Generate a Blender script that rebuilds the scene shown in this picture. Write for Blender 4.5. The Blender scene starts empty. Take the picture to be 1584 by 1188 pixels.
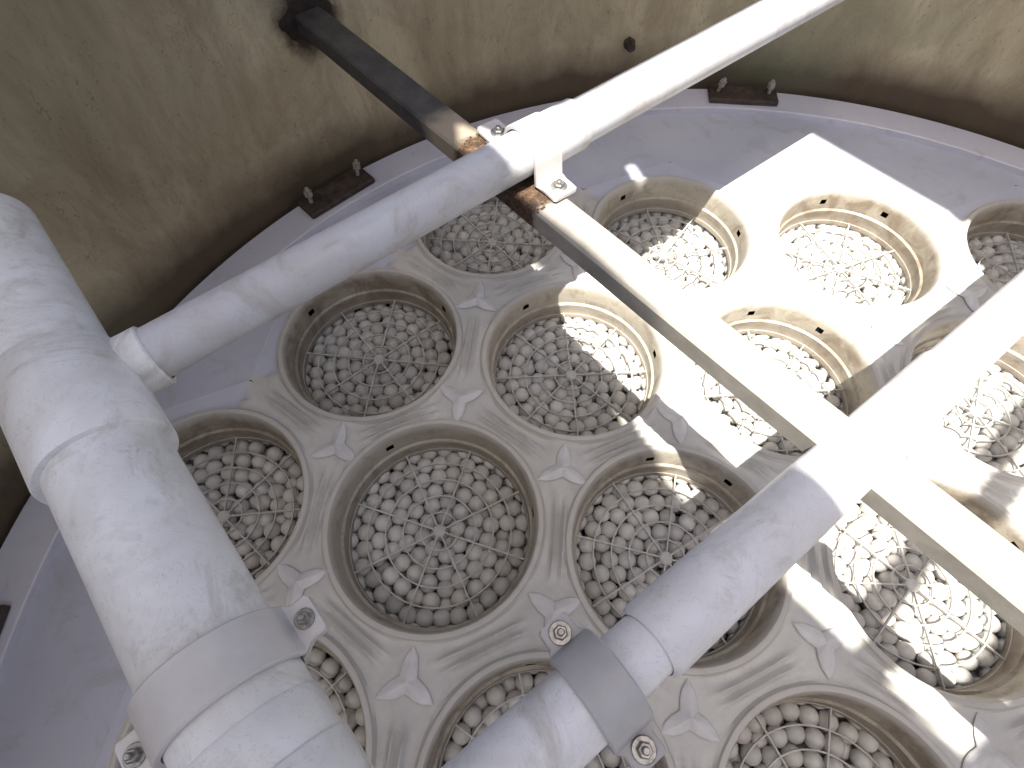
import bpy, math, random
import numpy as np
from mathutils import Matrix, Vector, geometry
random.seed(7)
SC = bpy.context.scene
PI = math.pi

# ---------------------------------------------------------------- camera
CAM_R = ((0.9943073, -0.0904929, 0.0562494), (0.1064168, 0.8698210, -0.4817541), (-0.0053316, 0.4849975, 0.8744993))
CAM_P = (0.1519426, -0.2170281, 0.8893838)
cd = bpy.data.cameras.new('camera')
cam = bpy.data.objects.new('camera', cd)
SC.collection.objects.link(cam)
m = Matrix(CAM_R).to_4x4(); m.translation = Vector(CAM_P)
cam.matrix_world = m
cd.sensor_fit = 'HORIZONTAL'; cd.sensor_width = 36.0
cd.lens = 839.0 / 1584.0 * 36.0
cd.clip_start = 0.01; cd.clip_end = 200
SC.camera = cam

# beam / pipe axes of the tank: A_DIR runs along the steel beam, B_DIR along the lateral pipes
TH = math.radians(-43.2)
A_DIR = Vector((math.cos(TH), math.sin(TH), 0)); B_DIR = Vector((-A_DIR.y, A_DIR.x, 0))
def AB(a, b, z=0.0): return A_DIR * a + B_DIR * b + Vector((0, 0, z))
SUN_A, SUN_B = -0.12, 0.19          # sideways drift of the sunlight per metre of fall

# ---------------------------------------------------------------- light
world = bpy.data.worlds.new('World'); SC.world = world
world.use_nodes = True
wn = world.node_tree
sky = wn.nodes.new('ShaderNodeTexSky'); sky.sky_type = 'NISHITA'; sky.sun_disc = False; sky.dust_density = 6.0; sky.ozone_density = 1.3; sky.air_density = 0.8
bg = wn.nodes['Background']; bg.inputs['Strength'].default_value = 0.070
wn.links.new(sky.outputs[0], bg.inputs['Color'])
ray = (A_DIR * SUN_A + B_DIR * SUN_B + Vector((0, 0, -1))).normalized()
to_sun = -ray
sky.sun_elevation = math.asin(to_sun.z)
sky.sun_rotation = math.atan2(to_sun.x, to_sun.y)
sd = bpy.data.lights.new('sun', 'SUN'); sd.energy = 5.0; sd.angle = math.radians(0.45); sd.color = (1.0, 0.95, 0.86)
sun = bpy.data.objects.new('sun', sd); SC.collection.objects.link(sun)
sun.rotation_euler = ray.to_track_quat('-Z', 'Y').to_euler()
sun.location = (0, 0, 6)
SC.view_settings.view_transform = 'Standard'; SC.view_settings.look = 'None'
SC.view_settings.exposure = 1.45; SC.view_settings.gamma = 1.0
SC.cycles.max_bounces = 10; SC.cycles.diffuse_bounces = 6
SC.cycles.sample_clamp_indirect = 6.0

# ---------------------------------------------------------------- helpers
def link(o, parent=None):
    SC.collection.objects.link(o)
    if parent is not None: o.parent = parent
    return o

class MB:
    def __init__(s): s.v = []; s.f = []; s.sm = []
    def add(s, verts, faces, smooth=False):
        n = len(s.v); s.v += [tuple(p) for p in verts]
        for f in faces: s.f.append(tuple(i + n for i in f)); s.sm.append(smooth)
    def box(s, c, size, rot=None):
        c = Vector(c); hx, hy, hz = (d / 2 for d in size)
        P = [Vector((x, y, z)) for x in (-hx, hx) for y in (-hy, hy) for z in (-hz, hz)]
        if rot is not None: P = [rot @ p for p in P]
        s.add([c + p for p in P], [(0, 1, 3, 2), (4, 6, 7, 5), (0, 4, 5, 1), (2, 3, 7, 6), (0, 2, 6, 4), (1, 5, 7, 3)])
    def bevbox(s, c, size, b, rot=None):
        """box with chamfered edges"""
        c = Vector(c); h = [d / 2 for d in size]; V = []; idx = {}
        for sx in (-1, 1):
            for sy in (-1, 1):
                for sz in (-1, 1):
                    for ax in range(3):
                        p = [sx * (h[0] - b), sy * (h[1] - b), sz * (h[2] - b)]
                        p[ax] = (sx, sy, sz)[ax] * h[ax]
                        idx[(sx, sy, sz, ax)] = len(V); V.append(Vector(p))
        if rot is not None: V = [rot @ p for p in V]
        F = []
        for ax in range(3):
            o1, o2 = [(1, 2), (2, 0), (0, 1)][ax]
            for sg in (-1, 1):
                def k(u, w, a=ax):
                    t = [0, 0, 0]; t[ax] = sg; t[o1] = u; t[o2] = w; return idx[(t[0], t[1], t[2], a)]
                q = (k(-1, -1), k(1, -1), k(1, 1), k(-1, 1))
                F.append(q if sg > 0 else q[::-1])
        for ax in range(3):          # edge chamfers: edge runs along ax
            o1, o2 = [(1, 2), (2, 0), (0, 1)][ax]
            for u in (-1, 1):
                for w in (-1, 1):
                    def k(a_, which):
                        t = [0, 0, 0]; t[ax] = a_; t[o1] = u; t[o2] = w; return idx[(t[0], t[1], t[2], which)]
                    q = (k(-1, o1), k(1, o1), k(1, o2), k(-1, o2))
                    F.append(q[::-1] if u * w > 0 else q)
        for sx in (-1, 1):
            for sy in (-1, 1):
                for sz in (-1, 1):
                    t = tuple(idx[(sx, sy, sz, a)] for a in range(3))
                    F.append(t if sx * sy * sz > 0 else t[::-1])
        s.add([c + p for p in V], F)
    def lathe(s, prof, n=64, c=(0, 0, 0), rot=None, closed=False, smooth=True, skip=None):
        c = Vector(c); V = []; m_ = len(prof)
        for i in range(n):
            t = 2 * PI * i / n; ct, st = math.cos(t), math.sin(t)
            for r, z in prof:
                p = Vector((r * ct, r * st, z))
                if rot is not None: p = rot @ p
                V.append(c + p)
        F = []
        for i in range(n):
            j = (i + 1) % n
            for k in range(m_ if closed else m_ - 1):
                if skip and skip(i, k): continue
                k2 = (k + 1) % m_
                F.append((i * m_ + k, j * m_ + k, j * m_ + k2, i * m_ + k2))
        s.add(V, F, smooth)
    def mesh(s, name, mat):
        me = bpy.data.meshes.new(name); me.from_pydata(s.v, [], s.f); me.update()
        me.polygons.foreach_set('use_smooth', s.sm)
        if mat: me.materials.append(mat)
        if any(s.sm): me.set_sharp_from_angle(angle=math.radians(38))
        return me
    def build(s, name, mat, parent=None, loc=None):
        o = bpy.data.objects.new(name, s.mesh(name, mat))
        if loc is not None: o.location = loc
        return link(o, parent)

def tag(o, label=None, cat=None, group=None, kind=None):
    if label: o['label'] = label
    if cat: o['category'] = cat
    if group: o['group'] = group
    if kind: o['kind'] = kind
    return o
def thing(name, label, cat, group=None, loc=(0, 0, 0), rz=0.0):
    o = bpy.data.objects.new(name, None); o.empty_display_size = 0.02
    o.location = loc; o.rotation_euler = (0, 0, rz)
    link(o); return tag(o, label, cat, group)

# ---------------------------------------------------------------- materials
class NT:
    def __init__(s, name):
        s.m = bpy.data.materials.new(name); s.m.use_nodes = True; s.t = s.m.node_tree
        s.b = s.t.nodes['Principled BSDF']
    def n(s, ty, **k):
        o = s.t.nodes.new(ty)
        for a, b in k.items(): setattr(o, a, b)
        return o
    def l(s, a, b): s.t.links.new(a, b)
    def coord(s, scale=(1, 1, 1), kind='Position'):
        if kind == 'Position': g = s.n('ShaderNodeNewGeometry').outputs['Position']
        else: g = s.n('ShaderNodeTexCoord').outputs[kind]
        mp = s.n('ShaderNodeMapping'); mp.inputs['Scale'].default_value = scale
        s.l(g, mp.inputs['Vector']); return mp.outputs[0]
    def noise(s, scale, detail=4, rough=.6, vec=None, dist=0.0):
        o = s.n('ShaderNodeTexNoise'); o.inputs['Scale'].default_value = scale
        o.inputs['Detail'].default_value = detail; o.inputs['Roughness'].default_value = rough
        o.inputs['Distortion'].default_value = dist
        s.l(vec if vec is not None else s.coord(), o.inputs['Vector']); return o.outputs['Fac']
    def ramp(s, fac, stops):
        o = s.n('ShaderNodeValToRGB'); e = o.color_ramp.elements
        while len(e) < len(stops): e.new(0.5)
        for i, (p, c) in enumerate(stops):
            e[i].position = p; e[i].color = (c, c, c, 1) if isinstance(c, (int, float)) else (*c, 1)
        s.l(fac, o.inputs[0]); return o.outputs[0]
    def mix(s, fac, a, b):
        o = s.n('ShaderNodeMix', data_type='RGBA')
        if isinstance(fac, (int, float)): o.inputs[0].default_value = fac
        else: s.l(fac, o.inputs[0])
        for v, i in ((a, 6), (b, 7)):
            if isinstance(v, tuple): o.inputs[i].default_value = (*v, 1)
            else: s.l(v, o.inputs[i])
        return o.outputs[2]
    def math(s, op, a, b=0.0):
        o = s.n('ShaderNodeMath', operation=op)
        for v, i in ((a, 0), (b, 1)):
            if isinstance(v, (int, float)): o.inputs[i].default_value = v
            else: s.l(v, o.inputs[i])
        return o.outputs[0]
    def sep(s):
        g = s.n('ShaderNodeNewGeometry').outputs['Position']; o = s.n('ShaderNodeSeparateXYZ'); s.l(g, o.inputs[0]); return o.outputs
    def bump(s, h, strength=.2, dist=.002):
        o = s.n('ShaderNodeBump'); o.inputs['Strength'].default_value = strength; o.inputs['Distance'].default_value = dist
        s.l(h, o.inputs['Height']); s.l(o.outputs[0], s.b.inputs['Normal'])
    def done(s, col, rough=.5, metal=0.0, spec=.5):
        if isinstance(col, tuple): s.b.inputs['Base Color'].default_value = (*col, 1)
        else: s.l(col, s.b.inputs['Base Color'])
        if isinstance(rough, (int, float)): s.b.inputs['Roughness'].default_value = rough
        else: s.l(rough, s.b.inputs['Roughness'])
        s.b.inputs['Metallic'].default_value = metal
        s.b.inputs['Specular IOR Level'].default_value = spec
        return s.m

def mat_wall():
    t = NT('tank_wall_paint')
    v = t.coord((1, 1, .45))
    big = t.noise(3.2, 5, .6, v, .6); fine = t.noise(14, 6, .7, v, 1.0); sp = t.noise(60, 3, .6)
    c = t.mix(t.ramp(big, [(.32, 0), (.62, 1)]), (.27, .22, .135), (.50, .43, .285))
    c = t.mix(t.ramp(fine, [(.45, 0), (.75, .45)]), c, (.13, .085, .045))
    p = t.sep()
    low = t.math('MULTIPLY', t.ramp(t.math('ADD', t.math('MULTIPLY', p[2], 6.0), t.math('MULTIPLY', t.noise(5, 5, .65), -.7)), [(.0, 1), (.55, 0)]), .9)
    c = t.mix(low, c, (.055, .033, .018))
    # green damp patches and a grey repaint patch
    c = t.mix(t.ramp(t.noise(2.1, 3, .5, t.coord((1, 1.3, 1))), [(.56, 0), (.70, .5)]), c, (.15, .165, .10))
    stk = t.noise(7, 4, .6, t.coord((1, 1, .06)), .4)
    c = t.mix(t.ramp(stk, [(.56, 0), (.72, .30)]), c, (.18, .12, .065))
    # rust around the beam opening
    d = t.n('ShaderNodeVectorMath', operation='DISTANCE'); t.l(t.n('ShaderNodeNewGeometry').outputs['Position'], d.inputs[0])
    d.inputs[1].default_value = BEAM_HIT
    dd = t.math('ADD', d.outputs['Value'], t.math('MULTIPLY', t.math('SUBTRACT', t.noise(28, 4, .7), .5), .06))
    c = t.mix(t.ramp(dd, [(.045, 1), (.078, 0)]), c, (.035, .018, .012))
    # scratches
    scr = t.noise(9, 2, .5, t.coord((3, 3, 1)), 3.5)
    c = t.mix(t.ramp(scr, [(.492, 0), (.498, .55), (.502, .55), (.508, 0)]), c, (.10, .075, .05))
    t.bump(t.math('ADD', fine, t.math('MULTIPLY', sp, .3)), .25, .003)
    return t.done(c, .75)

def mat_beam():
    t = NT('galvanised_beam')
    g = t.n('ShaderNodeNewGeometry').outputs['Position']
    dt = t.n('ShaderNodeVectorMath', operation='DOT_PRODUCT'); t.l(g, dt.inputs[0]); dt.inputs[1].default_value = A_DIR
    a = t.math('ADD', dt.outputs['Value'], t.math('MULTIPLY', t.math('SUBTRACT', t.noise(40, 4, .7), .5), .035))
    base = t.mix(t.ramp(t.noise(18, 5, .65), [(.35, 0), (.7, 1)]), (.25, .232, .20), (.36, .335, .29))
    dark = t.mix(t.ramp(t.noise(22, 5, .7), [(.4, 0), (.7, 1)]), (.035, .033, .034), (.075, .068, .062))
    rust = t.mix(t.ramp(t.noise(120, 4, .8), [(.45, 0), (.62, 1)]), (.035, .020, .012), (.14, .080, .042))
    def mask(lo, w=.012):
        return t.math('MULTIPLY', t.math('GREATER_THAN', a, lo), 1.0)
    mr = lambda lo, hi: (lambda o: o)(None)
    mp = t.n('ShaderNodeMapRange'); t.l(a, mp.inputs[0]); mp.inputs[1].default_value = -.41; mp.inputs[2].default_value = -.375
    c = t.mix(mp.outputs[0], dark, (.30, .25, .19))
    m1 = t.n('ShaderNodeMapRange'); t.l(a, m1.inputs[0]); m1.inputs[1].default_value = -.330; m1.inputs[2].default_value = -.318
    c = t.mix(m1.outputs[0], c, rust)
    m2 = t.n('ShaderNodeMapRange'); t.l(a, m2.inputs[0]); m2.inputs[1].default_value = -.152; m2.inputs[2].default_value = -.140
    c = t.mix(m2.outputs[0], c, base)
    t.bump(t.noise(70, 5, .7), .3, .0015)
    return t.done(c, .6, .0)

def mat_pvc(name, tint=(.56, .57, .61)):
    t = NT(name)
    n1 = t.noise(5, 4, .6, None, .8); n2 = t.noise(30, 5, .7)
    c = t.mix(t.ramp(n1, [(.4, 0), (.72, .55)]), tint, (.44, .40, .35))
    c = t.mix(t.ramp(n2, [(.55, 0), (.8, .35)]), c, (.36, .33, .29))
    g1 = t.noise(11, 8, .72, None, 1.6)
    c = t.mix(t.ramp(g1, [(.50, 0), (.66, .42), (.74, .6)]), c, (.30, .25, .19))
    sc_ = t.noise(16, 3, .6, t.coord((1, 1, 1)), 5.0)
    c = t.mix(t.ramp(sc_, [(.494, 0), (.5, .35), (.506, 0)]), c, (.24, .21, .18))
    sp = t.noise(150, 3, .7)
    c = t.mix(t.ramp(sp, [(.68, 0), (.76, .35)]), c, (.24, .20, .16))
    t.bump(t.math('ADD', n2, t.math('MULTIPLY', sc_, .5)), .10, .001)
    return t.done(c, t.ramp(n1, [(.3, .32), (.7, .5)]), 0, .5)

def deck_col(t):
    n1 = t.noise(3, 5, .6, None, .8); n2 = t.noise(36, 5, .7)
    c = t.mix(t.ramp(n1, [(.35, 0), (.7, 1)]), (.42, .44, .53), (.49, .51, .58))
    return t.mix(t.ramp(n2, [(.56, 0), (.8, .4)]), c, (.36, .31, .28))

def mat_tray():
    t = NT('moulded_tray_plastic')
    n1 = t.noise(6, 5, .6, None, 1.2); n2 = t.noise(45, 5, .7)
    c = t.mix(t.ramp(n1, [(.35, 0), (.7, 1)]), (.47, .46, .435), (.58, .57, .54))
    c = t.mix(t.ramp(n2, [(.5, 0), (.8, .4)]), c, (.35, .30, .25))
    at = t.n('ShaderNodeAttribute', attribute_name='deck_side')
    c = t.mix(at.outputs['Fac'], c, deck_col(t))
    t.bump(t.math('ADD', n2, t.math('MULTIPLY', n1, 2)), .12, .002)
    return t.done(c, t.ramp(n1, [(.3, .42), (.7, .62)]), 0, .45)

def mat_collar():
    t = NT('collar_plastic')
    n1 = t.noise(9, 5, .6, t.coord((1, 1, 3)), .6); n2 = t.noise(50, 4, .7)
    c = t.mix(t.ramp(n1, [(.38, 0), (.7, 1)]), (.38, .345, .285), (.50, .46, .38))
    c = t.mix(t.ramp(n2, [(.52, 0), (.8, .5)]), c, (.20, .14, .10))
    rv = t.n('ShaderNodeObjectInfo').outputs['Random']
    c = t.mix(t.math('MULTIPLY', rv, .35), c, (.30, .26, .20))
    dirt = t.ramp(t.math('ADD', t.noise(16, 6, .7, None, .8), t.math('MULTIPLY', rv, .12)), [(.52, 0), (.70, .75)])
    c = t.mix(dirt, c, (.17, .125, .085))
    p = t.sep(); zl = t.math('ADD', p[2], t.math('MULTIPLY', t.math('SUBTRACT', t.noise(30, 4, .7), .5), .02))
    mr = t.n('ShaderNodeMapRange'); t.l(zl, mr.inputs[0]); mr.inputs[1].default_value = -.040; mr.inputs[2].default_value = -.062; mr.inputs[4].default_value = .45
    c = t.mix(mr.outputs[0], c, (.16, .13, .10))          # silt line left by the water
    m2 = t.n('ShaderNodeMapRange'); t.l(zl, m2.inputs[0]); m2.inputs[1].default_value = -.012; m2.inputs[2].default_value = .004; m2.inputs[4].default_value = .85
    c = t.mix(m2.outputs[0], c, (.50, .485, .455))        # washed lip
    t.bump(n2, .1, .0015)
    return t.done(c, .45, 0, .5)

def mat_deck():
    t = NT('deck_grey_blue')
    n1 = t.noise(3, 5, .6, None, .8); n2 = t.noise(36, 5, .7)
    c = t.mix(t.ramp(n1, [(.35, 0), (.7, 1)]), (.42, .44, .53), (.49, .51, .58))
    c = t.mix(t.ramp(n2, [(.56, 0), (.8, .4)]), c, (.36, .31, .28))
    c = t.mix(t.ramp(t.noise(9, 7, .7, None, 1.5), [(.52, 0), (.72, .5)]), c, (.30, .27, .25))
    c = t.mix(t.ramp(t.noise(130, 3, .7), [(.66, 0), (.74, .5)]), c, (.20, .17, .14))
    t.bump(n2, .08, .0015)
    return t.done(c, .55, 0, .4)

def mat_flange():
    t = NT('flange_grey')
    n1 = t.noise(4, 5, .6, None, .8); n2 = t.noise(30, 5, .7)
    c = t.mix(t.ramp(n1, [(.35, 0), (.7, 1)]), (.52, .52, .60), (.60, .60, .66))
    c = t.mix(t.ramp(n2, [(.58, 0), (.8, .5)]), c, (.32, .25, .20))
    t.bump(n2, .08, .0015)
    return t.done(c, .5, 0, .4)

def mat_ball():
    t = NT('ceramic_ball_glaze')
    r = t.n('ShaderNodeObjectInfo').outputs['Random']; i = t.n('ShaderNodeNewGeometry').outputs['Random Per Island']
    q = t.math('FRACT', t.math('ADD', t.math('MULTIPLY', r, 7.3), t.math('MULTIPLY', i, 5.1)))
    c = t.ramp(q, [(0, (.44, .43, .41)), (.3, (.54, .53, .51)), (.6, (.49, .485, .445)), (.8, (.60, .59, .57)), (1, (.50, .475, .455))])
    n2 = t.noise(60, 5, .7, None, .5)
    c = t.mix(t.ramp(n2, [(.5, 0), (.78, .45)]), c, (.34, .30, .25))
    t.bump(t.noise(220, 3, .6), .12, .0006)
    return t.done(c, .55, 0, .4)

def mat_plain(name, col, rough=.5, metal=0.0, var=.3, scale=30):
    t = NT(name)
    n1 = t.noise(scale, 5, .65)
    d = tuple(x * (1 - var) for x in col)
    c = t.mix(t.ramp(n1, [(.35, 0), (.68, 1)]), d, col)
    t.bump(n1, .12, .001)
    return t.done(c, rough, metal)

# beam meets the wall here
TC = Vector((0.6116, -0.0867, 0)); TR = 1.3035
BEAM_B = .3570; BEAM_ZT = .362; BEAM_W = .053; BEAM_H = .034
tc_a = TC.dot(A_DIR); tc_b = TC.dot(B_DIR)
hit_a = tc_a - math.sqrt(TR ** 2 - (BEAM_B - tc_b) ** 2)
BEAM_HIT = AB(hit_a, BEAM_B, BEAM_ZT - BEAM_H / 2)

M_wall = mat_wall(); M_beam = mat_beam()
M_pipe = mat_pvc('lateral_pipe_pvc'); M_pipe3 = mat_pvc('lower_pipe_pvc', (.74, .74, .77)); M_pipe2 = mat_pvc('header_pipe_pvc', (.82, .83, .84))
M_clamp = mat_plain('clamp_plastic', (.60, .575, .56), .4, 0, .12, 25)
M_clamp_g = mat_plain('grey_clamp_plastic', (.43, .42, .425), .45, 0, .15, 25)
M_tray = mat_tray(); M_collar = mat_collar(); M_deck = mat_deck(); M_flange = mat_flange(); M_ball = mat_ball()
M_grate = mat_plain('grate_plastic', (.52, .505, .47), .45, 0, .25, 40)
M_star = mat_plain('star_cap_plastic', (.64, .63, .635), .5, 0, .15, 30)
M_bolt = mat_plain('bolt_steel', (.42, .41, .40), .35, .8, .5, 200)
M_boltr = mat_plain('weathered_bolt', (.42, .38, .33), .6, .1, .5, 200)
M_brk = mat_plain('dark_bracket_steel', (.085, .060, .047), .7, .1, .65, 40)
M_pit = mat_plain('pit_floor', (.05, .045, .04), .9)
M_ground = mat_plain('yard_concrete', (.30, .28, .25), .9, 0, .3, 2)
M_sun_shade = mat_plain('sun_shade_steel', (.36, .35, .33), .6, .0, .2, 6)
M_post = mat_plain('post_steel', (.25, .25, .25), .5, .6, .2, 10)

# ---------------------------------------------------------------- tank shell, ground, added sun shade
g = MB(); g.add([(-30, -30, -1.2), (30, -30, -1.2), (30, 30, -1.2), (-30, 30, -1.2)], [(0, 1, 2, 3)])
tag(g.build('ground', M_ground), kind='structure')

WZ0, WZ1, DZ, NW = -.35, .69, .02, 560
rows = int(round((WZ1 - WZ0) / DZ))
w = MB(); V = []; F = []; SMF = []
hit_ang = math.atan2(BEAM_HIT.y - TC.y, BEAM_HIT.x - TC.x)
rng = np.random.RandomState(3)
for i in range(NW):
    t = 2 * PI * i / NW
    for j in range(rows + 1):
        r = TR + .0015 * math.sin(3 * t + 1.3) + .0010 * math.sin(17 * t) * math.sin(j * .21)
        V.append((TC.x + r * math.cos(t), TC.y + r * math.sin(t), WZ0 + j * DZ))
for i in range(NW):
    k = (i + 1) % NW; tm = 2 * PI * (i + .5) / NW
    da = (tm - hit_ang + PI) % (2 * PI) - PI
    for j in range(rows):
        zc = WZ0 + (j + .5) * DZ
        F.append((i * (rows + 1) + j, i * (rows + 1) + j + 1, k * (rows + 1) + j + 1, k * (rows + 1) + j))
w.add(V, F, True)
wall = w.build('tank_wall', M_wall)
tag(wall, 'curved khaki tank wall with rust stains around the white tray', 'wall', kind='structure')
w = MB()
w.lathe([(TR + .06, WZ0), (TR + .06, WZ1), (TR, WZ1)], 160, (TC.x, TC.y, 0))
w.build('outer_shell', M_brk, wall)
rd = [1 + .10 * math.sin(i * 2 * PI / 34 * 3 + 1) + .07 * math.sin(i * 2 * PI / 34 * 7) + random.uniform(-.03, .03) for i in range(34)]
cr = MB(); V = []
for lay, (off, k_) in enumerate(((-.0005, 1.12), (-.005, .95), (-.007, .55))):
    for i in range(34):
        t = 2 * PI * i / 34; u_ = .046 * rd[i] * k_ * math.cos(t); z_ = .034 * rd[i] * k_ * math.sin(t)
        an = hit_ang + u_ / TR; V.append((TC.x + (TR + off) * math.cos(an), TC.y + (TR + off) * math.sin(an), BEAM_HIT.z + z_))
cr.add(V, [(l * 34 + i, l * 34 + (i + 1) % 34, (l + 1) * 34 + (i + 1) % 34, (l + 1) * 34 + i) for l in range(2) for i in range(34)] + [tuple(range(68, 102))], True)
cr.build('rust_crust', mat_plain('rust_crust', (.030, .018, .013), .9, 0, .6, 90), wall)
w = MB(); w.lathe([(0.001, -.34), (TR + .05, -.34)], 96, (TC.x, TC.y, 0))
tag(w.build('tank_floor', M_pit), kind='structure')

# sun patch wanted on the tray, cut through an added, unseen sheet above
LIT = [(-.355, .402), (-.1, .410), (.03, .40), (.11, .372), (.30, .352), (.72, .352), (.72, 1.30), (-.216, 1.30), (-.266, .52), (-.34, .455), (-.405, .435)]
CZ = 2.6
def up(a, b, z): return AB(a - SUN_A * z, b - SUN_B * z, z)
def poly_cdt(outer, holes, z0, z1):
    vs = [Vector(p[:2]) for p in outer]; es = [(i, (i + 1) % len(outer)) for i in range(len(outer))]
    for h in holes:
        n0 = len(vs); vs += [Vector(p[:2]) for p in h]; es += [(n0 + i, n0 + (i + 1) % len(h)) for i in range(len(h))]
    ov, oe, of, *_ = geometry.delaunay_2d_cdt(vs, es, [], 1, 1e-6)
    def inside(p, poly):
        c = False; j = len(poly) - 1
        for i in range(len(poly)):
            if (poly[i][1] > p[1]) != (poly[j][1] > p[1]) and p[0] < (poly[j][0] - poly[i][0]) * (p[1] - poly[i][1]) / (poly[j][1] - poly[i][1]) + poly[i][0]: c = not c
            j = i
        return c
    keep = []
    for f in of:
        cx = sum(ov[i].x for i in f) / len(f); cy = sum(ov[i].y for i in f) / len(f)
        if inside((cx, cy), outer) and not any(inside((cx, cy), h) for h in holes): keep.append(tuple(f))
    return ov, keep
hole = [up(a, b, CZ) for a, b in LIT]
streak_cut = [up(a, b, CZ) for a, b in ((-.390, .860), (-.386, .880), (-.328, .860), (-.332, .838))]  # extra cut that lets a small streak of sun onto the deck
CORN = [(-1.3, -.80), (.97, -.80), (.97, 1.85), (-1.3, 1.85)]
outer = [up(a, b, CZ) for a, b in CORN]
ov, kf = poly_cdt(outer, [hole, streak_cut], CZ, CZ)
added_sun_shade = thing('added_sun_shade', 'unseen steel sheet added above the tank, its opening cut to shape the sunlight', 'added_sun_shade')
r_ = MB()
r_.add([(v.x, v.y, CZ) for v in ov], kf); r_.add([(v.x, v.y, CZ + .004) for v in ov], kf)
for h in (hole, streak_cut, outer):
    n_ = len(h)
    r_.add([(p.x, p.y, z) for z in (CZ, CZ + .004) for p in h], [(i, (i + 1) % n_, (i + 1) % n_ + n_, i + n_) for i in range(n_)])
r_.build('sun_shade_sheet', M_sun_shade, added_sun_shade)
for x, y in ((-1.25, -1.25), (2.05, -1.25), (2.05, 1.95), (-1.25, 1.95)):  # posts and beams carrying the added sun-blocking sheet
    p = AB(x, y); q = MB(); q.box((p.x, p.y, (CZ - 1.2) / 2), (.08, .08, CZ + 1.2 - .002)); q.build('sun_shade_post', M_post, added_sun_shade)
for x0, y0, x1, y1 in ((-1.25, -1.25, 2.05, -1.25), (2.05, 1.95, -1.25, 1.95)):
    p = AB((x0 + x1) / 2, y0); q = MB(); q.box((p.x, p.y, CZ + .034), (abs(x1 - x0), .06, .06), Matrix.Rotation(TH, 3, 'Z')); q.build('sun_shade_beam', M_post, added_sun_shade)
for x0 in (-1.1, .9):
    p = AB(x0, .35); q = MB(); q.box((p.x, p.y, CZ + .094), (.05, 3.25, .056), Matrix.Rotation(TH, 3, 'Z')); q.build('sun_shade_beam', M_post, added_sun_shade)

# ---------------------------------------------------------------- tray: lattice of round openings
U = Vector((.4, 0)); W2 = Vector((.2027, .3464))
OFF = {(0, 0): (-.006, .005, .1745), (1, 0): (-.010, .0, .172), (0, 1): (.005, .001, .1725), (-1, 1): (.005, -.003, .1725),
       (-1, 0): (.004, -.010, .171), (0, -1): (-.005, 0, .171), (1, -1): (.009, 0, .171), (-1, 2): (-.004, 0, .168)}
NB = [(1, 0), (0, 1), (-1, 1), (-1, 0), (0, -1), (1, -1)]
cells = {}
for i in range(-6, 8):
    for j in range(-6, 8):
        c = U * i + W2 * j
        if (c - TC.xy).length < 1.205 - .17: cells[(i, j)] = c
def circum(a, b, c):
    d = 2 * (a.x * (b.y - c.y) + b.x * (c.y - a.y) + c.x * (a.y - b.y))
    return Vector(((a.length_squared * (b.y - c.y) + b.length_squared * (c.y - a.y) + c.length_squared * (a.y - b.y)) / d,
                   (a.length_squared * (c.x - b.x) + b.length_squared * (a.x - c.x) + c.length_squared * (b.x - a.x)) / d))
NBv = [U * a + W2 * b for a, b in NB]
HEX = [circum(Vector((0, 0)), NBv[k], NBv[(k + 1) % 6]) for k in range(6)]   # vertex k lies between neighbour k and k+1
HN = [v.normalized() for v in NBv]; HD = [v.length / 2 for v in NBv]

def sstep(x, a, b):
    t = min(1, max(0, (x - a) / (b - a))); return t * t * (3 - 2 * t)

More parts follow.
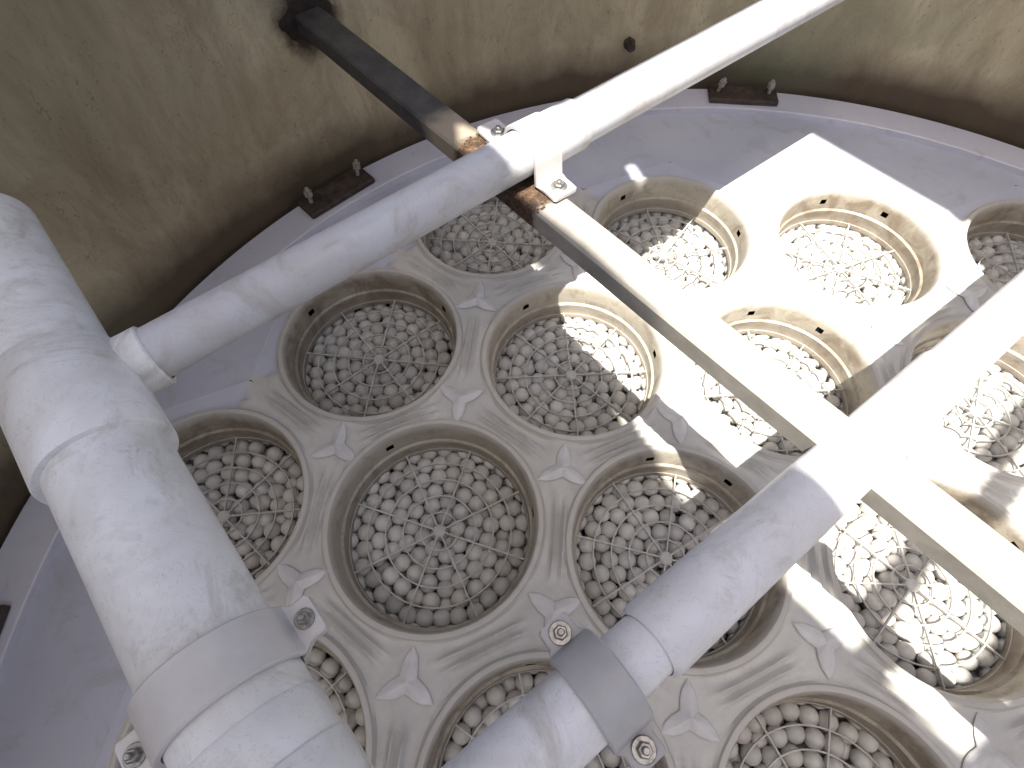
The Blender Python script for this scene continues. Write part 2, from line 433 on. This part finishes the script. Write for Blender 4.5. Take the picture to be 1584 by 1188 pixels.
GZ = -.074      # grate level
def make_cell(key, label):
    c = cells[key]; ox, oy, R = OFF.get(key, (0, 0, .1705))
    t = thing('grated_opening', label, 'grate', 'round grated openings in the tray', (c.x, c.y, 0))
    have = [((key[0] + a), (key[1] + b)) in cells for a, b in NB]
    NA = 144; RR = 14
    # moulded panel around the opening
    mb = MB(); V = []; F = []; AT = []
    r0 = R + .0075
    for i in range(NA):
        th = 2 * PI * i / NA; d = Vector((math.cos(th), math.sin(th)))
        rb = min(HD[k] / max(1e-6, d.dot(HN[k])) for k in range(6) if d.dot(HN[k]) > 1e-3)
        p0 = Vector((ox, oy)) + d * r0; p1 = d * rb
        for j in range(RR):
            s = j / (RR - 1); s = s ** .9
            p = p0.lerp(p1, s)
            ds = [(HD[k] - p.dot(HN[k]), k) for k in range(6)]; ds.sort()
            d1, k1 = ds[0]; d2 = ds[1][0]
            fr = (p - Vector((ox, oy))).length - R
            z = -.004 - .003 * sstep(fr, .006, .02)
            if have[k1]:
                mid = sstep(d2, .035, .07)                      # fades near the corners
                z += mid * (.0075 * math.exp(-((d1 - .0075) / .0034) ** 2) + .004 * sstep(d1, .02, .006)) - .003 * mid * math.exp(-(d1 / .002) ** 2)
                z += (1 - mid) * .005
            else:
                z = z * (1 - sstep(d1, .03, .0)) - .0008 * 1
                if d1 < 1e-5: z = 0.0
            if j == 0: z = .0015
            shd = min([d_ for d_, k_ in ds if have[k_]] or [1])
            AT.append(0.0 if have[k1] and d2 > .03 else sstep(fr, .008, .014) * sstep(shd, .004, .022) * (0.0 if all(have) else 1.0) * (1.0 if not have[k1] else .0))
            V.append((p.x, p.y, z))
    n0_ = len(V)
    for i in range(NA): x_, y_, z_ = V[i * RR + RR - 1]; V.append((x_, y_, z_ - .02)); AT.append(AT[i * RR + RR - 1])
    for i in range(NA):
        k = (i + 1) % NA
        F.append((i * RR + RR - 1, n0_ + i, n0_ + k, k * RR + RR - 1))
        for j in range(RR - 1):
            F.append((i * RR + j, i * RR + j + 1, k * RR + j + 1, k * RR + j))
    mb.add(V, F, True); po = mb.build('moulded_panel', M_tray, t)
    po.data.attributes.new('deck_side', 'FLOAT', 'POINT').data.foreach_set('value', AT)
    # collar: lip, flared wall, ledge; clip slots are left open
    cl = MB()
    prof = [(R + .0078, .0012), (R + .0055, .0048), (R + .0015, .0056), (R - .002, .0048), (R - .0045, .001), (R - .0065, -.008), (R - .0085, -.018), (R - .0095, -.030),
            (R - .0105, -.044), (R - .0150, -.047), (R - .0152, -.058), (R - .0156, -.072), (R - .0185, -.078), (R - .0185, -.086)]
    sl = set()
    for q in range(2 + (key[0] + key[1]) % 2):
        s0 = int(NA * (q / 4 + .031 + .037 * ((key[0] * 3 + key[1] * 5 + q * 2) % 5))) % NA
        sl |= {(s0, 6), ((s0 + 1) % NA, 6)}
    cl.lathe(prof, NA, (ox, oy, 0), skip=lambda i, k: (i, k) in sl)
    cl.build('collar', M_collar, t)
    # grate of concentric rings and spokes
    RG = R - .0162
    rings = [RG, RG * .80, RG * .60, RG * .405, RG * .21]
    for r in rings:
        q = MB(); q.lathe([(r - .0013, GZ - .0036), (r - .0011, GZ), (r + .0011, GZ), (r + .0013, GZ - .0036)], 72, (ox, oy, 0), closed=True, smooth=False)
        q.build('ring', M_grate, t)
    base_a = .42 + 2.39996 * (key[0] * 5 + key[1] * 7)
    if key == (0, 0): base_a = math.radians(33)
    if key == (-1, 1): base_a = math.radians(45)
    if key == (0, 1): base_a = math.radians(9)
    for k in range(8):
        a_ = base_a + k * PI / 4; rot = Matrix.Rotation(a_, 3, 'Z')
        q = MB(); L = RG + .004 - .010
        q.box(Vector((ox, oy, GZ - .0017)) + rot @ Vector((.010 + L / 2, 0, 0)), (L, .0026, .0050), rot)
        q.build('spoke', M_grate, t)
    q = MB(); q.lathe([(.0005, GZ + .003), (.009, GZ + .003), (.0115, GZ + .001), (.0115, GZ - .008)], 24, (ox, oy, 0)); q.build('hub', M_grate, t)
    return t

CELL_LABEL = {
 (0, 0): 'largest round grated opening, left of the clamped lower pipe, fully in view',
 (1, 0): 'round grated opening half covered by the lower white pipe, sunlit at its right inner edge',
 (0, 1): 'round grated opening left of the steel beam, half in shade and half in bright sun',
 (-1, 1): 'dim round grated opening directly below the shaded half of the upper pipe',
 (-1, 2): 'small round grated opening in the corner between upper pipe and steel beam',
 (0, 2): 'round grated opening right of the clamp, set in the blue grey deck',
 (1, 1): 'sunlit round grated opening crossed by the lower end of the steel beam',
 (-1, 0): 'shaded round grated opening at the left, beside the largest opening and above the header pipe',
 (0, -1): 'round grated opening partly hidden by the header pipe in the bottom left corner',
 (1, -1): 'round grated opening running under the lower pipe at the bottom',
 (2, -1): 'round grated opening below the lower pipe in the bottom right corner',
 (2, 0): 'round grated opening right of the lower pipe and its coupling',
 (1, 2): 'sunlit round grated opening at the right near the tank wall',
 (2, 1): 'sunlit round grated opening at the right edge, below the steel beam',
}
def cell_label(k):
    if k in CELL_LABEL: return CELL_LABEL[k]
    c = cells[k]; v = c - TC.xy
    side = ('far' if v.y > 0 else 'near') + ' ' + ('right' if v.x > 0 else 'left')
    rank = sorted([q for q in cells if q not in CELL_LABEL], key=lambda q: ((cells[q] - Vector(CAM_P).xy).length)).index(k)
    nm = ['first', 'second', 'third', 'fourth', 'fifth', 'sixth', 'seventh', 'eighth', 'ninth', 'tenth', 'eleventh', 'twelfth', 'thirteenth', 'fourteenth', 'fifteenth', 'sixteenth', 'seventeenth', 'eighteenth', 'nineteenth', 'twentieth'][rank]
    return f'round grated opening in the {side} part of the tray, {nm} beyond the lower pipe'
for k in cells: make_cell(k, cell_label(k))

# flat deck round the honeycomb
edges = {}
for k, c in cells.items():
    for q in range(6):
        nb = (k[0] + NB[q][0], k[1] + NB[q][1])
        if nb in cells: continue
        a_ = c + HEX[(q - 1) % 6]; b_ = c + HEX[q]
        edges[(round(a_.x, 4), round(a_.y, 4))] = (round(b_.x, 4), round(b_.y, 4))
start = next(iter(edges)); loop = [start]; cur = edges[start]
while cur != start and len(loop) < 500:
    loop.append(cur); nx = edges.get(cur)
    if nx is None: nx = min(edges, key=lambda e: (e[0] - cur[0]) ** 2 + (e[1] - cur[1]) ** 2); nx = edges[nx]
    if abs(nx[0] - start[0]) + abs(nx[1] - start[1]) < 3e-4: break
    cur = nx
outer = [(TC.x + 1.235 * math.cos(2 * PI * i / 180), TC.y + 1.235 * math.sin(2 * PI * i / 180)) for i in range(180)]
ov, kf = poly_cdt(outer, [loop], 0, 0)
dk = MB(); dk.add([(v.x, v.y, 0) for v in ov], kf)
deck = dk.build('tray_deck', M_deck); tag(deck, 'flat blue grey deck around the honeycomb of grated openings', 'deck', kind='structure')
fl = MB(); fl.lathe([(1.212, -.002), (1.214, .0125), (1.2165, .0145), (1.291, .0150), (1.2935, .012), (1.2935, -.03)], 240, (TC.x, TC.y, 0))
fl.build('flange', M_flange, deck)
# star shaped caps where three panels meet
smesh = None
def star_mesh():
    q = MB(); P = []; n = 3; RT = .049
    for k in range(3):
        a0 = PI / 2 + k * 2 * PI / 3
        for s in range(8):
            u = s / 8; th = a0 + u * 2 * PI / 3
            w_ = abs(2 * u - 1)            # 1 at the tips, 0 mid-side
            r = .015 + (RT - .015) * w_ ** 1.8
            P.append((r * math.cos(th), r * math.sin(th)))
    N = len(P)
    q.add([(x, y, 0) for x, y in P] + [(x * .93, y * .93, .0016) for x, y in P] + [(x * .5, y * .5, .0052) for x, y in P] + [(0, 0, .0100)],
          [(l * N + i, l * N + (i + 1) % N, (l + 1) * N + (i + 1) % N, (l + 1) * N + i) for l in range(2) for i in range(N)] + [(i + 2 * N, (i + 1) % N + 2 * N, 3 * N) for i in range(N)])
    return q.mesh('star_cap', M_star)
smesh = star_mesh()
done = set()
for k, c in cells.items():
    for q in range(6):
        n1 = (k[0] + NB[q][0], k[1] + NB[q][1]); n2 = (k[0] + NB[(q + 1) % 6][0], k[1] + NB[(q + 1) % 6][1])
        if n1 in cells and n2 in cells:
            v = c + HEX[q]; key = (round(v.x, 2), round(v.y, 2))
            if key in done: continue
            done.add(key)
            o = bpy.data.objects.new('star_cap', smesh); link(o, deck)
            d = c - v                       # tips point at the three centres
            o.location = (v.x, v.y, .0005); o.rotation_euler = (0, 0, math.atan2(d.y, d.x) - PI / 2)

# ---------------------------------------------------------------- ceramic balls
BR = .0156; BZT = GZ - .0075; BZB = BZT - .062
def pack(seed, N=245, Rb=.180):
    rg = np.random.RandomState(seed)
    r = np.sqrt(rg.rand(N)) * (Rb - BR); t = rg.rand(N) * 2 * PI
    P = np.stack([r * np.cos(t), r * np.sin(t), BZB + BR + rg.rand(N) * (BZT - BZB - 2 * BR)], 1)
    rad = BR * (1 + .07 * (rg.rand(N) - .5))
    for it in range(230):
        D = P[:, None] - P[None]; L = np.sqrt((D ** 2).sum(2)) + 1e-9
        S = rad[:, None] + rad[None]
        ov_ = np.maximum(0, S - L); np.fill_diagonal(ov_, 0)
        P = P + .5 * (D / L[..., None] * ov_[..., None]).sum(1) * .8
        P[:, 2] += (.00025 if it < 200 else 0.0)       # settle upwards against the grate plane
        rr = np.hypot(P[:, 0], P[:, 1]); k = np.minimum(1, (Rb - BR) / np.maximum(rr, 1e-6)); P[:, 0] *= k; P[:, 1] *= k
        P[:, 2] = np.clip(P[:, 2], BZB + BR, BZT - rad + rg.rand(N) * .0)
    return P, rad
PK = [pack(s) for s in (1, 2, 3)]
def uvs(nu, nv):
    V = [(0, 0, 1)]; F = []
    for j in range(1, nv):
        for i in range(nu):
            t = PI * j / nv; p = 2 * PI * i / nu; V.append((math.sin(t) * math.cos(p), math.sin(t) * math.sin(p), math.cos(t)))
    V.append((0, 0, -1)); L = len(V) - 1
    for i in range(nu):
        k = (i + 1) % nu; F.append((0, 1 + i, 1 + k)); F.append((L, L - nu + k, L - nu + i))
        for j in range(nv - 2): F.append((1 + j * nu + i, 1 + (j + 1) * nu + i, 1 + (j + 1) * nu + k, 1 + j * nu + k))
    return np.array(V), F
hv, hf = uvs(24, 14)
bm_ = MB(); bm_.add(hv * BR, hf, True); ball_mesh = bm_.mesh('ceramic_ball', M_ball)
Ri = np.array(CAM_R); Cp = np.array(CAM_P)
allb = []       # (cell, centre, radius)
for n_, (k, c) in enumerate(sorted(cells.items())):
    P, rad = PK[n_ % 3]; a_ = random.random() * 2 * PI; ca, sa = math.cos(a_), math.sin(a_)
    ox, oy, R = OFF.get(k, (0, 0, .17))
    X = np.stack([P[:, 0] * ca - P[:, 1] * sa + c.x + ox * .6, P[:, 0] * sa + P[:, 1] * ca + c.y + oy * .6, P[:, 2] - {(-1, 1): .009, (0, 2): .008, (-1, 2): .006}.get(k, 0)], 1)
    for x, r in zip(X, rad): allb.append((k, x, r))
# which single balls does the camera see largest?
cand = []
A_pos = np.array([b[1] for b in allb]); A_key = [b[0] for b in allb]
for k in [(0, 0), (1, 0), (1, -1), (0, 1)]:
    idx = [i for i in range(len(allb)) if A_key[i] == k]; PP = A_pos[idx]
    c = cells[k]; ox, oy, R = OFF.get(k, (0, 0, .17))
    for ii, i in enumerate(idx):
        x = A_pos[i]; tv = x + np.array([0, 0, BR * .6]); d = Cp - tv; Ld = np.linalg.norm(d); d = d / Ld
        q = PP - tv; s = q @ d; per = np.linalg.norm(q - s[:, None] * d, axis=1); per[ii] = 1
        if ((s > .002) & (per < BR * .82)).any(): continue
        ok = True
        for zz, rr in ((0, R - .004), (-.046, R - .015)):
            tt = (zz - tv[2]) / d[2]; hx = tv + d * tt
            if math.hypot(hx[0] - c.x - ox, hx[1] - c.y - oy) > rr: ok = False
        if not ok: continue
        qc = (x - Cp) @ Ri; px = 792 + 839 * qc[0] / -qc[2]; py = 594 - 839 * qc[1] / -qc[2]
        if not (425 < px < 1160 and 0 < py < 1180): continue
        if k == (1, 0) and py > 960 - (px - 960) * .82: continue          # under the lower pipe
        if k == (1, -1) and py > 1045 - (px - 850) * .85: continue
        cand.append((-(-qc[2]), i))
cand.sort(reverse=True); single = {i for _, i in cand[:298]}
WHERE = {(0, 0): 'largest opening', (1, 0): 'half-covered opening', (1, -1): 'bottom opening', (0, 1): 'half-sunlit opening'}
HRS = ['twelve', 'one', 'two', 'three', 'four', 'five', 'six', 'seven', 'eight', 'nine', 'ten', 'eleven']
for i in sorted(single):
    k, x, r = allb[i]; c = cells[k]; dx, dy = x[0] - c.x, x[1] - c.y; q = math.hypot(dx, dy)
    hh_ = int(round((90 - math.degrees(math.atan2(dy, dx))) / 15)) % 24
    clock = ("half past " if hh_ % 2 else '') + HRS[hh_ // 2] + ("" if hh_ % 2 else " o'clock")
    band = ['under the hub', 'by the innermost ring', 'by the second ring', 'by the third ring', 'by the fourth ring', 'by the outer ring', 'at the rim'][min(6, int(q / .0265))]
    pos = f'at {clock} {band}'
    o = bpy.data.objects.new('ceramic_ball', ball_mesh); link(o); o.location = x; o.scale = (r / BR,) * 3
    o.rotation_euler = (random.random() * 6, random.random() * 6, 0)
    tag(o, f'ceramic ball {pos} of the {WHERE[k]}', 'ball', 'ceramic balls in the ' + WHERE[k])
byl = {}
for o_ in SC.collection.objects:
    if o_.get('category') == 'ball': byl.setdefault(o_['label'], []).append(o_)
for lb, os_ in byl.items():
    if len(os_) > 1:
        wn_ = [w_ for k_, w_ in WHERE.items() if lb.endswith(w_)][0]; kc = [k_ for k_, w_ in WHERE.items() if w_ == wn_][0]; cc_ = cells[kc]
        os_.sort(key=lambda o_: (o_.location.xy - cc_).length)
        os_[0]['label'] = lb + ', hub side'; os_[-1]['label'] = lb + ', rim side'
lv, lf = uvs(14, 9); lv = np.array(lv); nl = len(lv)
rest = [b for i, b in enumerate(allb) if i not in single]
VV = np.concatenate([lv * r + x for k, x, r in rest])
FF = [tuple(v + n_ * nl for v in f) for n_ in range(len(rest)) for f in lf]
me = bpy.data.meshes.new('ceramic_ball_bed'); me.from_pydata(VV.tolist(), [], FF); me.update()
me.polygons.foreach_set('use_smooth', [True] * len(FF)); me.materials.append(M_ball)
o = link(bpy.data.objects.new('ceramic_ball_bed', me))
tag(o, 'packed bed of off-white ceramic balls filling the openings under the grates', 'ball bed', kind='stuff')

# ---------------------------------------------------------------- steel beam
a1 = tc_a + math.sqrt(TR ** 2 - (BEAM_B - tc_b) ** 2)
bt = thing('steel_beam', 'square steel beam from the rusty wall hole passing under the upper pipe', 'beam')
q = MB(); rotA = Matrix.Rotation(TH, 3, 'Z')
nb = 60; L0, L1 = hit_a - .035, a1 - .004
# box section with slightly uneven edges
V = []; F = []
prof = []
hw, hh, ch = BEAM_W / 2, BEAM_H / 2, .0035
for y, z in ((-hw + ch, hh), (hw - ch, hh), (hw, hh - ch), (hw, -hh + ch), (hw - ch, -hh), (-hw + ch, -hh), (-hw, -hh + ch), (-hw, hh - ch)): prof.append((y, z))
for i in range(nb + 1):
    a_ = L0 + (L1 - L0) * i / nb
    j_ = .0003 * math.sin(i * .5)
    for y, z in prof:
        p = AB(a_, BEAM_B + y + j_, BEAM_ZT - hh + z + j_ * .5); V.append(p)
for i in range(nb):
    for k in range(8):
        F.append((i * 8 + k, i * 8 + (k + 1) % 8, (i + 1) * 8 + (k + 1) % 8, (i + 1) * 8 + k))
F.append(tuple(range(8))); F.append(tuple(nb * 8 + k for k in range(7, -1, -1)))
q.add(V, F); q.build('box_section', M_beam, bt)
# weld bead and rust crust along the edge of the clamp seat
q = MB(); rg = random.Random(5)
for (aa, n_) in ((-.150, 34), (-.315, 22)):
    for i in range(n_):
        s = rg.random(); p = AB(aa + rg.uniform(-.008, .008), BEAM_B - hw + s * BEAM_W, BEAM_ZT + .0005)
        rr = rg.uniform(.0012, .0032)
        q.add([p + Vector(v) * rr for v in ((1, 0, 0), (0, 1, 0), (-1, 0, 0), (0, -1, 0), (0, 0, .8))], [(0, 1, 4), (1, 2, 4), (2, 3, 4), (3, 0, 4)], True)
q.build('weld_bead', mat_plain('weld_rust', (.30, .20, .11), .35, .5, .8, 300), bt)

# ---------------------------------------------------------------- pipes
def tube_along(mb, p0, p1, prof, n=48):
    """prof: list of (distance along, radius)"""
    d = (p1 - p0).normalized(); rot = d.to_track_quat('Z', 'Y').to_matrix()
    mb.lathe([(r, s) for s, r in prof], n, p0, rot)
def bolt(parent, loc, r=.0075, mat=None, tall=.006):
    loc = Vector(loc); mat = mat or M_bolt
    q = MB(); q.lathe([(r * 1.55, 0), (r * 1.55, .0015), (r * 1.45, .002), (0.0003, .002)], 24, loc)
    a0 = random.random()
    hx = [(math.cos(a0 + k * PI / 3) * r, math.sin(a0 + k * PI / 3) * r) for k in range(6)]
    q.add([loc + Vector((x, y, .002)) for x, y in hx] + [loc + Vector((x, y, tall)) for x, y in hx] + [loc + Vector((x * .8, y * .8, tall + .0012)) for x, y in hx],
          [(k, (k + 1) % 6, (k + 1) % 6 + 6, k + 6) for k in range(6)] + [(k + 6, (k + 1) % 6 + 6, (k + 1) % 6 + 12, k + 12) for k in range(6)] + [tuple(range(12, 18))])
    q.lathe([(r * .5, tall), (r * .5, tall + .0045), (r * .35, tall + .0055), (.0003, tall + .0055)], 16, loc)
    return q.build('bolt', mat, parent)

UP_A, UP_Z, UP_R = -.2126, .3968, .0310
PIPE_DIR = (A_DIR * .072 + B_DIR).normalized()      # the laterals lie a little off square to the beam
def upa(b): return UP_A + .0705 * (b - .36)
def upz(b): return UP_Z + .036 * (b - .36)
LO_A, LO_Z, LO_R = .3059, .385, .0308
LO_SA, LO_SZ = .0747, -.107          # the lower lateral runs slightly askew
HD_B, HD_Z, HD_R = -.231, .390, .054
up_end = tc_b + math.sqrt((TR - .03) ** 2 - (UP_A - tc_a) ** 2)
lo_end = tc_b + math.sqrt((TR - .03) ** 2 - (LO_A - tc_a) ** 2)
hb = HD_B + HD_R * .8
t = thing('lateral_pipe', 'upper white pipe crossing over the steel beam, shaded left and sunlit right', 'pipe', 'white distribution pipes')
q = MB(); p0 = AB(upa(hb), hb, upz(hb)); p1 = AB(upa(up_end), up_end, upz(up_end)); L = up_end - hb
tube_along(q, p0, p1, [(0, UP_R), (L - .03, UP_R), (L - .004, UP_R * .97), (L, UP_R * .9), (L, .001)], 64); q.build('pipe_body', M_pipe, t)
q = MB(); s0, s1 = .405 - hb, .462 - hb
tube_along(q, p0, p1, [(s0, UP_R), (s0, UP_R + .003), (s0 + .003, UP_R + .0042), (s1 - .003, UP_R + .0042), (s1, UP_R + .003), (s1, UP_R)], 64); q.build('coupling', M_pipe, t)
t = thing('lateral_pipe', 'lower white pipe under the long grey clamp, running from bottom to right edge', 'pipe', 'white distribution pipes')
q = MB(); p0 = AB(LO_A + LO_SA * hb, hb, LO_Z + LO_SZ * hb); p1 = AB(LO_A + LO_SA * lo_end, lo_end, LO_Z + LO_SZ * lo_end); L = lo_end - hb; jn = .0 - hb
tube_along(q, p0, p1, [(0, LO_R + .0012), (jn, LO_R + .0012), (jn, LO_R - .003), (-.003 - hb + .06, LO_R - .003), (-.003 - hb + .06, LO_R - .002), (L - .03, LO_R - .002), (L, LO_R * .9), (L, .001)], 64); q.build('pipe_body', M_pipe3, t)
q = MB(); s0 = .052 - hb
tube_along(q, p0, p1, [(s0, LO_R - .002), (s0 + .003, LO_R + .0015), (s0 + .009, LO_R + .0030), (s0 + .5, LO_R + .0012), (s0 + .502, LO_R - .002)], 64); q.build('sleeve', M_pipe3, t)

t = thing('header_pipe', 'thick white header pipe with stepped couplings in the bottom left corner', 'pipe', 'white distribution pipes')
q = MB(); h0, h1 = -.56, 1.1; p0 = AB(h0, HD_B, HD_Z); p1 = AB(h1, HD_B, HD_Z)
h0r = max(h0, tc_a - math.sqrt((TR - .05) ** 2 - (HD_B - tc_b) ** 2)); h1 = min(h1, tc_a + math.sqrt((TR - .05) ** 2 - (HD_B - tc_b) ** 2))
p0 = AB(h0r, HD_B, HD_Z); L = h1 - h0r
tube_along(q, p0, p1, [(0, .001), (0, HD_R * .9), (.006, HD_R), (L, HD_R), (L, .001)], 72); q.build('pipe_body', M_pipe2, t)
def ring(sa, sb, e, nm='coupling'):
    q = MB(); sa -= h0r; sb -= h0r
    tube_along(q, p0, p1, [(sa, HD_R), (sa, HD_R + e - .0015), (sa + .0025, HD_R + e), (sb - .0025, HD_R + e), (sb, HD_R + e - .0015), (sb, HD_R)], 72); return q.build(nm, M_pipe2, t)
ring(.150, .190, .0022); ring(.190, .243, .0045); ring(.243, .37, .008, 'tee_sleeve'); ring(.37, .42, .0045)
ring(-.275, -.14, .008, 'tee_sleeve')
for aa, zz, rr in ((upa(HD_B), upz(HD_B), UP_R), (LO_A + LO_SA * HD_B, LO_Z + LO_SZ * HD_B, LO_R)):
    q = MB(); pa = AB(aa, HD_B, zz); tube_along(q, pa, AB(aa + .072, HD_B + 1, zz), [(.02, rr + .005), (HD_R + .028, rr + .006), (HD_R + .030, rr + .004), (HD_R + .030, rr)], 48); q.build('tee_outlet', M_pipe2, t)

# ---------------------------------------------------------------- clamps
def clamp(label, centre, R, wd, th, tab, ztab, mat, along, lower=False, tabw=None, tabl=None, br=.0075, bolts=True, boltmat=None):
    """saddle strap over a pipe; along = unit vector of the pipe axis"""
    ang = math.atan2(along.y, along.x) - PI / 2
    t = thing('pipe_clamp', label, 'clamp', 'pipe clamps', centre, ang)
    def half(sign, zt_):
        tw = tabw or wd
        # profile in x-z; widths vary from tab to strap
        pts = []
        a0 = math.asin(max(-1, min(1, zt_ / (R + th * .5))))
        rm = R
        n = 36
        tl = tabl or tab
        pts.append((-(R + tl), zt_, tw * .42)); pts.append((-(R + tl * .93), zt_, tw * .5)); pts.append((-(R + tl * .45), zt_, tw * .5))
        pts.append((-(R + .004), zt_ + .001, wd * .5))
        for i in range(n + 1):
            f = PI - (max(a0, 0) + .10) - (PI - 2 * (max(a0, 0) + .10)) * i / n
            pts.append((rm * math.cos(f), rm * math.sin(f), wd * .5))
        pts.append((R + .004, zt_ + .001, wd * .5)); pts.append((R + tab * .45, zt_, tw * .5)); pts.append((R + tab * .93, zt_, tw * .5)); pts.append((R + tab, zt_, tw * .42))
        V = []; F = []; N = len(pts)
        for i, (x, z, w_) in enumerate(pts):
            xa, za, _ = pts[max(0, i - 1)]; xb, zb, _ = pts[min(N - 1, i + 1)]
            tx, tz = xb - xa, zb - za; l = math.hypot(tx, tz) or 1; nx, nz = -tz / l, tx / l
            b_ = .0015
            for (yy, o_) in ((-w_, 0), (-w_, th - b_), (-w_ + b_, th), (w_ - b_, th), (w_, th - b_), (w_, 0)):
                V.append((x + nx * o_, yy, sign * (z + nz * o_)))
        for i in range(N - 1):
            for k in range(6):
                f = (i * 6 + k, i * 6 + (k + 1) % 6, (i + 1) * 6 + (k + 1) % 6, (i + 1) * 6 + k)
                F.append(f if sign < 0 else f[::-1])
        F.append(tuple(range(6))); F.append(tuple((N - 1) * 6 + k for k in range(5, -1, -1)))
        return V, F
    q = MB(); V, F = half(1, ztab); q.add(V, F, True); q.build('strap', mat, t)
    if lower:
        q = MB(); V, F = half(-1, -ztab + .0005 if ztab < 0 else .0005); q.add(V, F, True); q.build('lower_strap', mat, t)
    if bolts:
        for sx in (-1, 1): bolt(t, (sx * (R + (tab if sx > 0 else (tabl or tab)) * .62), 0, ztab + th), br, boltmat)
    return t
clamp('white saddle clamp with square tabs holding the upper pipe beside the steel beam', AB(UP_A, .385, UP_Z), UP_R + .0015, .046, .0055, .045, BEAM_ZT + .004 - UP_Z, M_clamp, PIPE_DIR, tabw=.040, tabl=.078)
clamp('long grey saddle clamp bolted across the lower white pipe', AB(LO_A, -.004, LO_Z), LO_R + .0015, .041, .008, .031, -.008, M_clamp_g, PIPE_DIR, lower=True, tabw=.030, tabl=.030, br=.0064)
clamp('white clamp with a bolted tab around the thick header pipe at lower left', AB(.106, HD_B, HD_Z), HD_R + .0015, .046, .006, .029, -.004, M_clamp, A_DIR, lower=True, tabw=.036, br=.0056)
# seat plate between beam and upper clamp
q = MB(); rotm = Matrix.Rotation(TH, 3, 'Z')
pc = AB(UP_A - .01, .385, BEAM_ZT + .0022); q.bevbox(pc, (.150, .036, .0036), .0008, rotm)
o = q.build('seat_plate', M_brk); tag(o, 'dark flat seat plate between the steel beam and the upper clamp', 'plate')

# ---------------------------------------------------------------- hold-down brackets on the flange
BZ = .0152
def bracket(deg, label):
    a_ = math.radians(deg); rr = 1.2585
    t = thing('hold_down_bracket', label, 'bracket', 'dark brackets along the tank wall', (TC.x + rr * math.cos(a_), TC.y + rr * math.sin(a_), BZ), a_ + PI / 2)
    q = MB(); q.bevbox((0, 0, .0065), (.172, .062, .013), .0018); q.build('plate', M_brk, t)
    for sx in (-1, 1):
        lean = Matrix.Rotation(random.uniform(-.25, .25), 3, 'Y') @ Matrix.Rotation(random.uniform(-.2, .2), 3, 'X')
        b = MB(); base = Vector((sx * .064, -.004, .013))
        b.lathe([(.0045, 0), (.0045, .034), (.0035, .036), (.0003, .036)], 16, base, lean)
        hx = [lean @ Vector((math.cos(k * PI / 3) * .0095, math.sin(k * PI / 3) * .0095, z)) + base for z in (.016, .028) for k in range(6)]
        b.add(hx, [(k, (k + 1) % 6, (k + 1) % 6 + 6, k + 6) for k in range(6)] + [tuple(range(6, 12)), tuple(range(5, -1, -1))])
        b.build('bolt', M_boltr, t)
    return t
bracket(140.2, 'dark steel bracket with two standing bolts, at the wall left of the beam')
bracket(90.6, 'dark steel bracket with bolts, at the wall beyond the sunlit upper pipe')
bracket(189.0, 'dark steel bracket at the wall near the left end of the header pipe')
bracket(41.5, 'dark steel bracket at the far right of the tank wall')
# small rusty stub on the wall above the pipe
a_ = math.radians(104.5); st = thing('wall_stub', 'small rusty stub sticking out of the wall just above the sunlit pipe', 'stub', None, (TC.x + TR * math.cos(a_), TC.y + TR * math.sin(a_), .135), a_)
q = MB(); q.lathe([(.014, .0), (.014, -.012), (.011, -.013), (.011, -.026), (.004, -.027), (.0003, -.027)], 6, (0, 0, 0), Matrix.Rotation(PI / 2, 3, 'Y'), smooth=False)
q.build('nut', M_brk, st)
bpy.context.view_layer.update()
